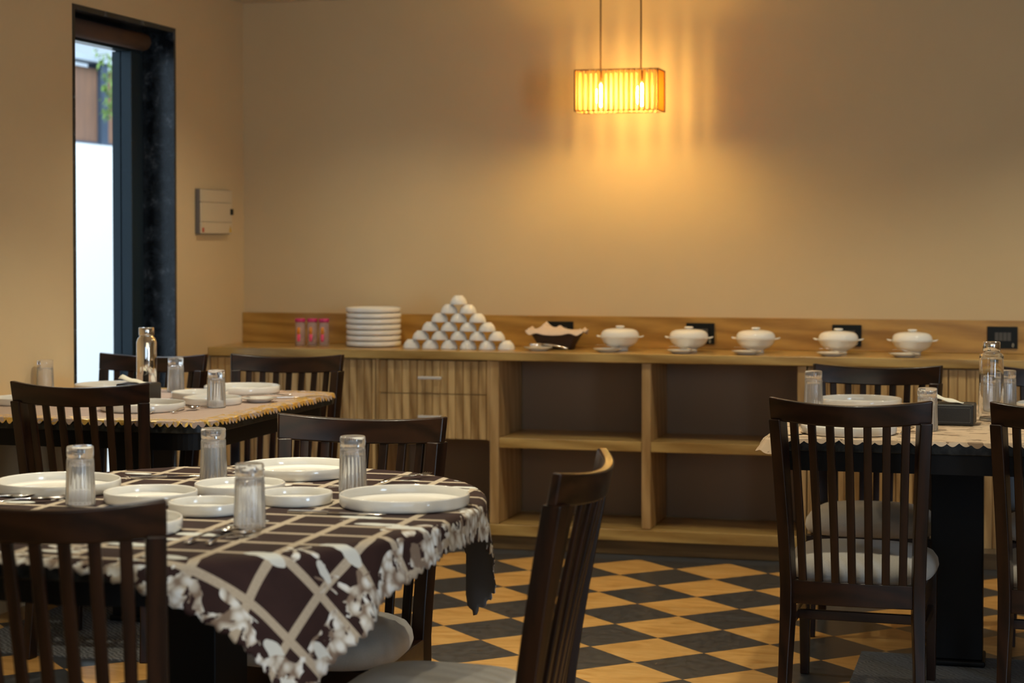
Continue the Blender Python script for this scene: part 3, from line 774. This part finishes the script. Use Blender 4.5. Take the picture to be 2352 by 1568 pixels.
tumbler(-0.262, 5.680, 'upturned ribbed glass tumbler left of the black napkin box', G)
tumbler(-0.098, 6.270, 'upturned ribbed glass tumbler seen through the glass bottle', G)
tumbler(-0.040, 6.500, 'upturned ribbed glass tumbler just right of the glass bottle', G)

# glass bottle with steel cap
t = thing('water_bottle', 'tall clear glass bottle with a steel cap on the right table', 'bottle', (-0.085, 6.050, ZT))
bm = BM()
lathe(bm, [(0, 0), (0.034, 0), (0.037, 0.003), (0.037, 0.199), (0.0345, 0.2065), (0.026, 0.2095), (0.0235, 0.213), (0.0235, 0.225), (0.0215, 0.225), (0.0212, 0.213), (0.0245, 0.2055), (0.031, 0.200), (0.0345, 0.190), (0.0345, 0.012), (0.03, 0.008), (0, 0.007)], 48)
link('body', bm, 'glass', t, smooth=True)
bm = BM(); lathe(bm, [(0.0245, 0.214), (0.0265, 0.215), (0.0265, 0.242), (0.025, 0.244), (0, 0.2445)], 40); link('cap', bm, 'mirror', t, smooth=True)
# steel flask
t = thing('steel_flask', 'tall polished steel flask on the left table before the window', 'bottle', (-2.985, 6.130, ZT))
bm = BM(); lathe(bm, [(0, 0), (0.033, 0), (0.0355, 0.003), (0.0355, 0.196), (0.031, 0.210), (0.024, 0.217), (0.024, 0.220), (0, 0.2205)], 48); link('body', bm, 'mirror', t, smooth=True)
bm = BM(); lathe(bm, [(0, 0.2208), (0.0262, 0.2208), (0.027, 0.2225), (0.027, 0.246), (0.0255, 0.249), (0, 0.2492)], 40); link('cap', bm, 'steel', t, smooth=True)

# napkin boxes
def napkin_box(x, y, rz, lab, nlab):
    t = thing('napkin_box', lab, 'napkin box', (x, y, ZT), rz)
    link('box_body', box(BM(), -0.060, 0.060, -0.055, 0.055, 0, 0.064), 'leather', t, bevel=0.006, segs=3)
    bm = BM()
    for z in (0.010, 0.053): 
        for k in range(22): box(bm, -0.050 + k * 0.0046, -0.0475 + k * 0.0046, -0.0556, -0.0546, z, z + 0.001)
    for xx in (-0.051, 0.050):
        for k in range(9): box(bm, xx, xx + 0.001, -0.0556, -0.0546, 0.0115 + k * 0.0046, 0.0138 + k * 0.0046)
    link('stitching', bm, 'thread', t)
    bm = BM(); n = 14; rows = []
    for i in range(n + 1):
        u = i / n; row = []
        for j in range(5):
            v = j / 4; z = 0.0648 + 0.024 * (1 - u) ** 1.1 * math.sin(PI * (0.2 + 0.6 * v)) + 0.002 * math.sin(u * 9 + v * 3)
            row.append(bm.verts.new((-0.060 + 0.086 * u, -0.034 + 0.062 * v - 0.012 * u, z)))
        rows.append(row)
    for A, B in zip(rows, rows[1:]):
        for j in range(4): bm.faces.new((A[j], A[j + 1], B[j + 1], B[j]))
    nk = link('paper_napkin', bm, 'napkin', None, smooth=True, loc=(x, y, ZT)); nk.rotation_euler = (0, 0, rz)
    so = nk.modifiers.new('thickness', 'SOLIDIFY'); so.thickness = 0.0016; so.offset = 1
    tag(nk, nlab, 'napkin')
napkin_box(-0.190, 5.905, -0.06, 'black stitched napkin box on the right table beside the glass bottle', 'white paper napkin folded out of the box on the right table')
napkin_box(-2.945, 5.985, 0.0, 'black napkin box on the left table before the steel flask', 'white paper napkin in the box on the left table')

# cutlery ---------------------------------------------------------
def spoon_bm(L=0.17, bw=0.019, bl=0.029, deep=0.008):
    bm = BM(); n, mR = 20, 6; rows = []
    c = bm.verts.new((0, L - bl, -deep + 0.010))
    for i in range(1, mR + 1):
        r = i / mR; rows.append([bm.verts.new((bw * r * math.cos(2 * PI * k / n) * (1 - 0.12 * math.sin(2 * PI * k / n)), L - bl + bl * r * math.sin(2 * PI * k / n), 0.010 - deep * (1 - r * r))) for k in range(n)])
    for k in range(n): bm.faces.new((c, rows[0][k], rows[0][(k + 1) % n]))
    for A, B in zip(rows, rows[1:]):
        for k in range(n): bm.faces.new((A[k], B[k], B[(k + 1) % n], A[(k + 1) % n]))
    handle_bm(bm, L - 2 * bl + 0.003); return bm
def handle_bm(bm, y1, z1=0.010):
    N = 12; rows = []
    for i in range(N + 1):
        t = i / N; y = y1 * t; wd = 0.0065 - 0.004 * math.sin(PI * min(1, t * 1.15) * 0.9) if t > 0.25 else 0.0068 - 0.002 * t
        z = 0.002 + (z1 - 0.002) * t ** 2 + 0.006 * math.sin(PI * t)
        rows.append([bm.verts.new((sx * wd, y, z + dz)) for sx, dz in ((-1, 0), (1, 0), (1, 0.0016), (-1, 0.0016))])
    for A, B in zip(rows, rows[1:]):
        for k in range(4): bm.faces.new((A[k], A[(k + 1) % 4], B[(k + 1) % 4], B[k]))
    bm.faces.new(rows[0]); bm.faces.new(rows[-1][::-1])
def fork_bm(L=0.175):
    bm = BM()
    pts = [(-0.004, L - 0.075), (0.004, L - 0.075), (0.0115, L - 0.058), (0.0115, L - 0.045), (-0.0115, L - 0.045), (-0.0115, L - 0.058)]
    A = [bm.verts.new((x, y, 0.008)) for x, y in pts]; B = [bm.verts.new((x, y, 0.0098)) for x, y in pts]
    for i in range(6): bm.faces.new((A[i], A[(i + 1) % 6], B[(i + 1) % 6], B[i]))
    bm.faces.new(A[::-1]); bm.faces.new(B)
    for k in range(4):
        x = -0.0098 + k * 0.00653
        sweep(bm, [Vector((x, L - 0.046, 0.0089)), Vector((x, L - 0.025, 0.0065)), Vector((x, L - 0.008, 0.0075)), Vector((x, L, 0.010))],
              lambda i: [Vector((a * (0.0015, 0.0014, 0.0012, 0.0006)[i], 0, b * 0.0009)) for a, b in ((-1, -1), (1, -1), (1, 1), (-1, 1))])
    handle_bm(bm, L - 0.072, 0.0085); return bm
def knife_bm(L=0.21):
    bm = BM(); box(bm, -0.008, 0.008, 0, 0.085, 0.0005, 0.0055)
    pts = [(-0.006, 0.085), (0.007, 0.085), (0.009, 0.12), (0.0085, L - 0.02), (0.0, L), (-0.007, L - 0.01), (-0.0065, 0.12)]
    A = [bm.verts.new((x, y, 0.002)) for x, y in pts]; B = [bm.verts.new((x, y, 0.0032)) for x, y in pts]; n = len(pts)
    for i in range(n): bm.faces.new((A[i], A[(i + 1) % n], B[(i + 1) % n], B[i]))
    bm.faces.new(A[::-1]); bm.faces.new(B); return bm
cut = {}
def cutlery(kind, x, y, deg, lab, grp, z=ZT + 0.0005, rx=0.0):
    """deg: direction the head points, 0 = away from the camera"""
    if kind not in cut:
        f = {'spoon': spoon_bm, 'fork': fork_bm, 'knife': knife_bm}[kind]
        o = link(kind if kind != 'knife' else 'table_knife', f(), 'steel', None, smooth=(kind != 'knife'), bevel=0 if kind != 'knife' else 0.0008)
        if kind == 'spoon':
            so = o.modifiers.new('thickness', 'SOLIDIFY'); so.thickness = 0.0012
        cut[kind] = o
    else: o = cut[kind].copy(); C.objects.link(o)
    o.location = (x, y, z); o.rotation_euler = (rx, 0, R(deg)); return tag(o, lab, kind, grp)
G = 'steel cutlery on the oval table'
cutlery('spoon', -1.487, 3.215, -8, 'steel spoon beside the nearest glass on the oval table', G)
cutlery('fork', -1.445, 3.215, -12, 'steel fork right of the spoon near the front hem of the oval table', G)
cutlery('spoon', -1.365, 4.150, -150, 'steel spoon behind the large right plate on the oval table', G)
cutlery('fork', -1.420, 4.120, -22, 'steel fork behind the glass at the far right of the oval table', G)
cutlery('knife', -1.455, 3.640, -86, 'steel knife in front of the large right plate on the oval table', G)
cutlery('spoon', -1.905, 4.270, -110, 'steel spoon between the far tumbler and far plate on the oval table', G)
cutlery('knife', -2.02, 4.06, -60, 'steel knife right of the large left plate catching window light', G)
cutlery('fork', -2.105, 3.560, -40, 'steel fork below the large left plate on the oval table', G)
cutlery('spoon', -2.175, 3.575, -40, 'steel spoon lying left of the fork below the large left plate', G)
G = 'steel cutlery on the left table'
cutlery('spoon', -2.640, 5.600, -5, 'steel spoon with bright bowl before the tumbler on the left table', G)
cutlery('fork', -2.700, 5.560, -2, 'steel fork left of the bright spoon on the left table', G)
cutlery('knife', -2.545, 6.200, -52, 'steel knife at the far right of the left table beyond the saucer', G)
cutlery('fork', -2.610, 6.10, -80, 'steel fork resting on the table behind the saucer', G, z=ZT + 0.014)
G = 'steel cutlery on the right table'
cutlery('spoon', -0.325, 5.520, -4, 'steel spoon seen through the near chair back on the right table', G)
cutlery('spoon', -0.640, 5.640, 0, 'steel spoon left of the near plate on the right table', G)

# ------------------------------------------------------------------ things on the sideboard
ZW = 0.8385
def jar(x, y, lab):
    t = thing('drinks_jar', lab, 'jar', (x, y, ZW), 0, 'clear jars with pink lids')
    bm = BM(); lathe(bm, [(0, 0), (0.020, 0), (0.022, 0.003), (0.022, 0.096), (0.019, 0.106), (0.0165, 0.106), (0.0195, 0.095), (0.0198, 0.006), (0, 0.005)], 28); link('body', bm, 'jar', t, smooth=True)
    bm = BM(); lathe(bm, [(0, 0.1065), (0.0225, 0.1065), (0.0235, 0.108), (0.0235, 0.119), (0.0225, 0.121), (0, 0.1212)], 28); link('lid', bm, 'pink', t, smooth=True)
    bm = BM(); lathe(bm, [(0, 0.052), (0.0085, 0.0525), (0.0085, 0.076), (0.006, 0.084), (0, 0.0845)], 16, 0, -0.0155); link('orange_label', bm, 'orange', t, smooth=True)
    bm = BM(); lathe(bm, [(0, 0.018), (0.0065, 0.020), (0.0082, 0.028), (0.0085, 0.052), (0, 0.0521)], 16, 0, -0.0155); link('pink_label', bm, 'pinklabel', t, smooth=True)
jar(-3.075, 7.840, 'leftmost of three clear jars with pink lids on the worktop')
jar(-3.022, 7.850, 'middle of three clear jars with pink lids on the worktop')
jar(-2.966, 7.846, 'rightmost of three clear jars with pink lids on the worktop')
# plate stack
prof = [(0, 0), (0.090, 0), (0.094, 0.002), (0.1195, 0.004), (0.1215, 0.010), (0.1215, 0.0225), (0.1195, 0.0243), (0.1165, 0.0232), (0.113, 0.012), (0, 0.006)]
po = link('stacked_plate', lathe(BM(), prof, 56), 'ceramic', None, smooth=True); po.location = (-2.753, 7.900, ZW)
ordn = ['bottom plate', 'second plate from the bottom', 'third plate from the bottom', 'fourth plate from the bottom', 'fifth plate from the bottom', 'second plate from the top', 'top plate']
tag(po, 'white bottom plate of the stack on the worktop', 'plate', 'stacked white plates on the worktop')
for k in range(1, 7):
    c = po.copy(); C.objects.link(c); c.location = (-2.753 + 0.001 * ((k * 7) % 3 - 1), 7.900, ZW + k * 0.0246); c['label'] = 'white %s of the stack on the worktop' % ordn[k]
# pyramid of upturned bowls
bp = [(0.0370, 0.0), (0.0374, 0.001), (0.0362, 0.010), (0.0318, 0.022), (0.0255, 0.031), (0.0200, 0.0345), (0.0195, 0.038), (0.0175, 0.038), (0.017, 0.0352), (0, 0.0348)]
bi = [(0.0370, 0.0), (0.0358, 0.0005), (0.0345, 0.010), (0.030, 0.020), (0.024, 0.0282), (0, 0.0315)]
bm = BM(); lathe(bm, bp, 36); lathe(bm, bi, 36); bmesh.ops.remove_doubles(bm, verts=bm.verts[:], dist=0.00005)
bo = link('rice_bowl', bm, 'ceramic', None, smooth=True)
rown = ['bottom row', 'second row from the bottom', 'third row from the bottom', 'third row from the top', 'second row from the top']
pos_names = {6: ['leftmost', 'second from left', 'third from left', 'third from right', 'second from right', 'rightmost'], 5: ['leftmost', 'second from left', 'middle', 'second from right', 'rightmost'],
             4: ['leftmost', 'second from left', 'second from right', 'rightmost'], 3: ['left', 'middle', 'right'], 2: ['left', 'right']}
k0 = 0
for r in range(6):
    n = 6 - r
    for k in range(n):
        b = bo if k0 == 0 else bo.copy()
        if k0: C.objects.link(b)
        k0 += 1
        b.location = (-2.332 + (k - (n - 1) / 2) * 0.0850, 7.800 + 0.0, ZW + 0.0002 + r * 0.0383)
        b.rotation_euler = (0, 0, k0 * 1.3)
        lab = 'single white upturned bowl crowning the bowl pyramid' if n == 1 else 'white upturned bowl, %s in the %s of the pyramid' % (pos_names[n][k], rown[r])
        tag(b, lab, 'bowl', 'pyramid of white bowls on the worktop')
# basket with cloth
t = thing('bread_basket', 'dark brown wicker basket on the worktop', 'basket', (-1.925, 7.915, ZW))
bm = BM(); prof = [(0.66, 0.0), (0.72, 0.02), (0.85, 0.045), (1.0, 0.072)]
rings = []; n = 40
def ringp(s, z, off=0):
    out = []
    for k in range(n):
        a = 2 * PI * k / n; c, s_ = math.cos(a), math.sin(a); ex = 0.5
        out.append(bm.verts.new(((0.112 * s - off) * abs(c) ** ex * (1 if c > 0 else -1), (0.075 * s - off) * abs(s_) ** ex * (1 if s_ > 0 else -1), z)))
    return out
for s, z in prof: rings.append(ringp(s, z))
for s, z in prof[::-1]: rings.append(ringp(s, max(z, 0.006), 0.006))
for A, B in zip(rings, rings[1:]):
    for k in range(n): bm.faces.new((A[k], A[(k + 1) % n], B[(k + 1) % n], B[k]))
bm.faces.new(rings[0][::-1]); bm.faces.new(rings[-1]); link('basket_body', bm, 'wicker', t, smooth=True)
bm = BM(); rows = []; n = 64; rr = [0.0, 0.08, 0.16, 0.24, 0.32, 0.40, 0.48, 0.56, 0.64, 0.72, 0.80, 0.88, 0.94, 1.0, 1.06, 1.12]
for r in rr[1:]:
    row = []
    for k in range(n):
        a = 2 * PI * k / n; c, s_ = math.cos(a), math.sin(a)
        X = abs(c) ** 0.55 * (1 if c > 0 else -1); Y = abs(s_) ** 0.55 * (1 if s_ > 0 else -1)
        x, y = 0.118 * r * X, 0.080 * r * Y
        z = 0.078 + 0.040 * math.exp(-abs(x + 0.048) / 0.022) * max(0, 1 - (y / 0.07) ** 2) + 0.022 * math.exp(-abs(x - 0.012) / 0.020) * max(0, 1 - (y / 0.07) ** 2) + 0.004 * math.sin(9 * a) * r - (0.010 if r > 1.05 else 0) + (0.012 if r > 0.98 and abs(c) > 0.92 else 0)
        row.append(bm.verts.new((x, y, z)))
    rows.append(row)
c0 = bm.verts.new((0, 0, 0.085))
for k in range(n): bm.faces.new((c0, rows[0][k], rows[0][(k + 1) % n]))
for A, B in zip(rows, rows[1:]):
    for k in range(n): bm.faces.new((A[k], B[k], B[(k + 1) % n], A[(k + 1) % n]))
o = link('cloth_napkin', bm, 'linen', None, smooth=True, loc=(-1.925, 7.915, ZW)); so = o.modifiers.new('thickness', 'SOLIDIFY'); so.thickness = 0.002
tag(o, 'pale pink linen cloth folded over the wicker basket', 'napkin')
# covered casseroles
def casserole(lab):
    t = thing('covered_dish', lab, 'covered dish', group='white lidded serving dishes on the worktop')
    bm = BM(); lathe(bm, [(0, 0), (0.034, 0), (0.036, 0.002), (0.033, 0.010), (0.038, 0.015), (0.058, 0.024), (0.073, 0.038), (0.081, 0.053), (0.088, 0.0575), (0.0895, 0.059), (0.088, 0.0605), (0.081, 0.060), (0.074, 0.052), (0.062, 0.035), (0.04, 0.022), (0, 0.016)], 64); link('bowl', bm, 'ceramic', t, smooth=True)
    for s in (-1, 1):
        bm = BM()
        pts = [(s * 0.083, -0.020, 0.0585), (s * 0.095, -0.014, 0.0605), (s * 0.1005, 0, 0.063), (s * 0.095, 0.014, 0.0605), (s * 0.083, 0.020, 0.0585)]
        tube(bm, pts, 0.0030, 8); link('handle', bm, 'ceramic', t, smooth=True)
    bm = BM(); lathe(bm, [(0.0815, 0.0612), (0.0812, 0.064), (0.0785, 0.076), (0.071, 0.0855), (0.056, 0.0915), (0.03, 0.095), (0.012, 0.0956), (0.0, 0.0956)], 64)
    lathe(bm, [(0.0815, 0.0612), (0.077, 0.0614), (0.073, 0.073), (0.048, 0.086), (0, 0.090)], 64); bmesh.ops.remove_doubles(bm, verts=bm.verts[:], dist=0.00005)
    l = link('lid', bm, 'ceramic', t, smooth=True)
    bm = BM(); lathe(bm, [(0.010, 0.0957), (0.013, 0.097), (0.0195, 0.1005), (0.019, 0.104), (0.012, 0.106), (0, 0.1063)], 24); link('knob', bm, 'ceramic', l, smooth=True)
    return t
xs = [-1.638, -1.343, -1.062, -0.722, -0.424]
labs = ['first white lidded dish from the left, right of the basket', 'second white lidded dish from the left on the worktop', 'middle one of five white lidded dishes on the worktop', 'fourth white lidded dish from the left, behind a saucer', 'rightmost white lidded dish, left of the glass bottle']
c0 = casserole(labs[0]); c0.location = (xs[0], 7.865, ZW)
for x, l, a in zip(xs[1:], labs[1:], (0.05, -0.04, 0.03, 0.02)): dup(c0, (x, 7.865, ZW), a, l)
# saucers with spoons before them
sx = [(-1.972, 7.775, 'below the wicker basket'), (-1.667, 7.752, 'before the first lidded dish from the left'), (-1.353, 7.742, 'before the second lidded dish from the left'),
      (-1.082, 7.737, 'before the middle lidded dish'), (-0.737, 7.731, 'before the fourth lidded dish from the left'), (-0.446, 7.731, 'before the rightmost lidded dish')]
for i, (x, y, l) in enumerate(sx):
    plate('side', x, y, 'small white saucer ' + l, 'saucers with serving spoons', z=ZW + 0.0003)
    if i == 0:
        # ladle
        t = thing('ladle', 'steel ladle resting on the saucer below the wicker basket', 'ladle', (x, y, ZW + 0.006))
        bm = BM(); lathe(bm, [(0, 0.0), (0.014, 0.002), (0.024, 0.010), (0.029, 0.024), (0.0275, 0.024), (0.0225, 0.0115), (0.013, 0.004), (0, 0.002)], 28, -0.012); link('ladle_bowl', bm, 'steel', t, smooth=True)
        bm = BM(); tube(bm, [(0.015, -0.004, 0.022), (0.05, -0.012, 0.020), (0.10, -0.024, 0.013), (0.135, -0.030, 0.006)], lambda k: 0.0035, 8); link('ladle_handle', bm, 'steel', t, smooth=True)
    else:
        dg = (-60, -78, -66, -72, -70)[i - 1]
        o = cutlery('spoon', x - 0.052, y - 0.008, dg, 'small steel serving spoon on the saucer ' + l, 'serving spoons on saucers', z=ZW + 0.027, rx=R(-11))
        o.scale = (0.8, 0.62, 0.8)
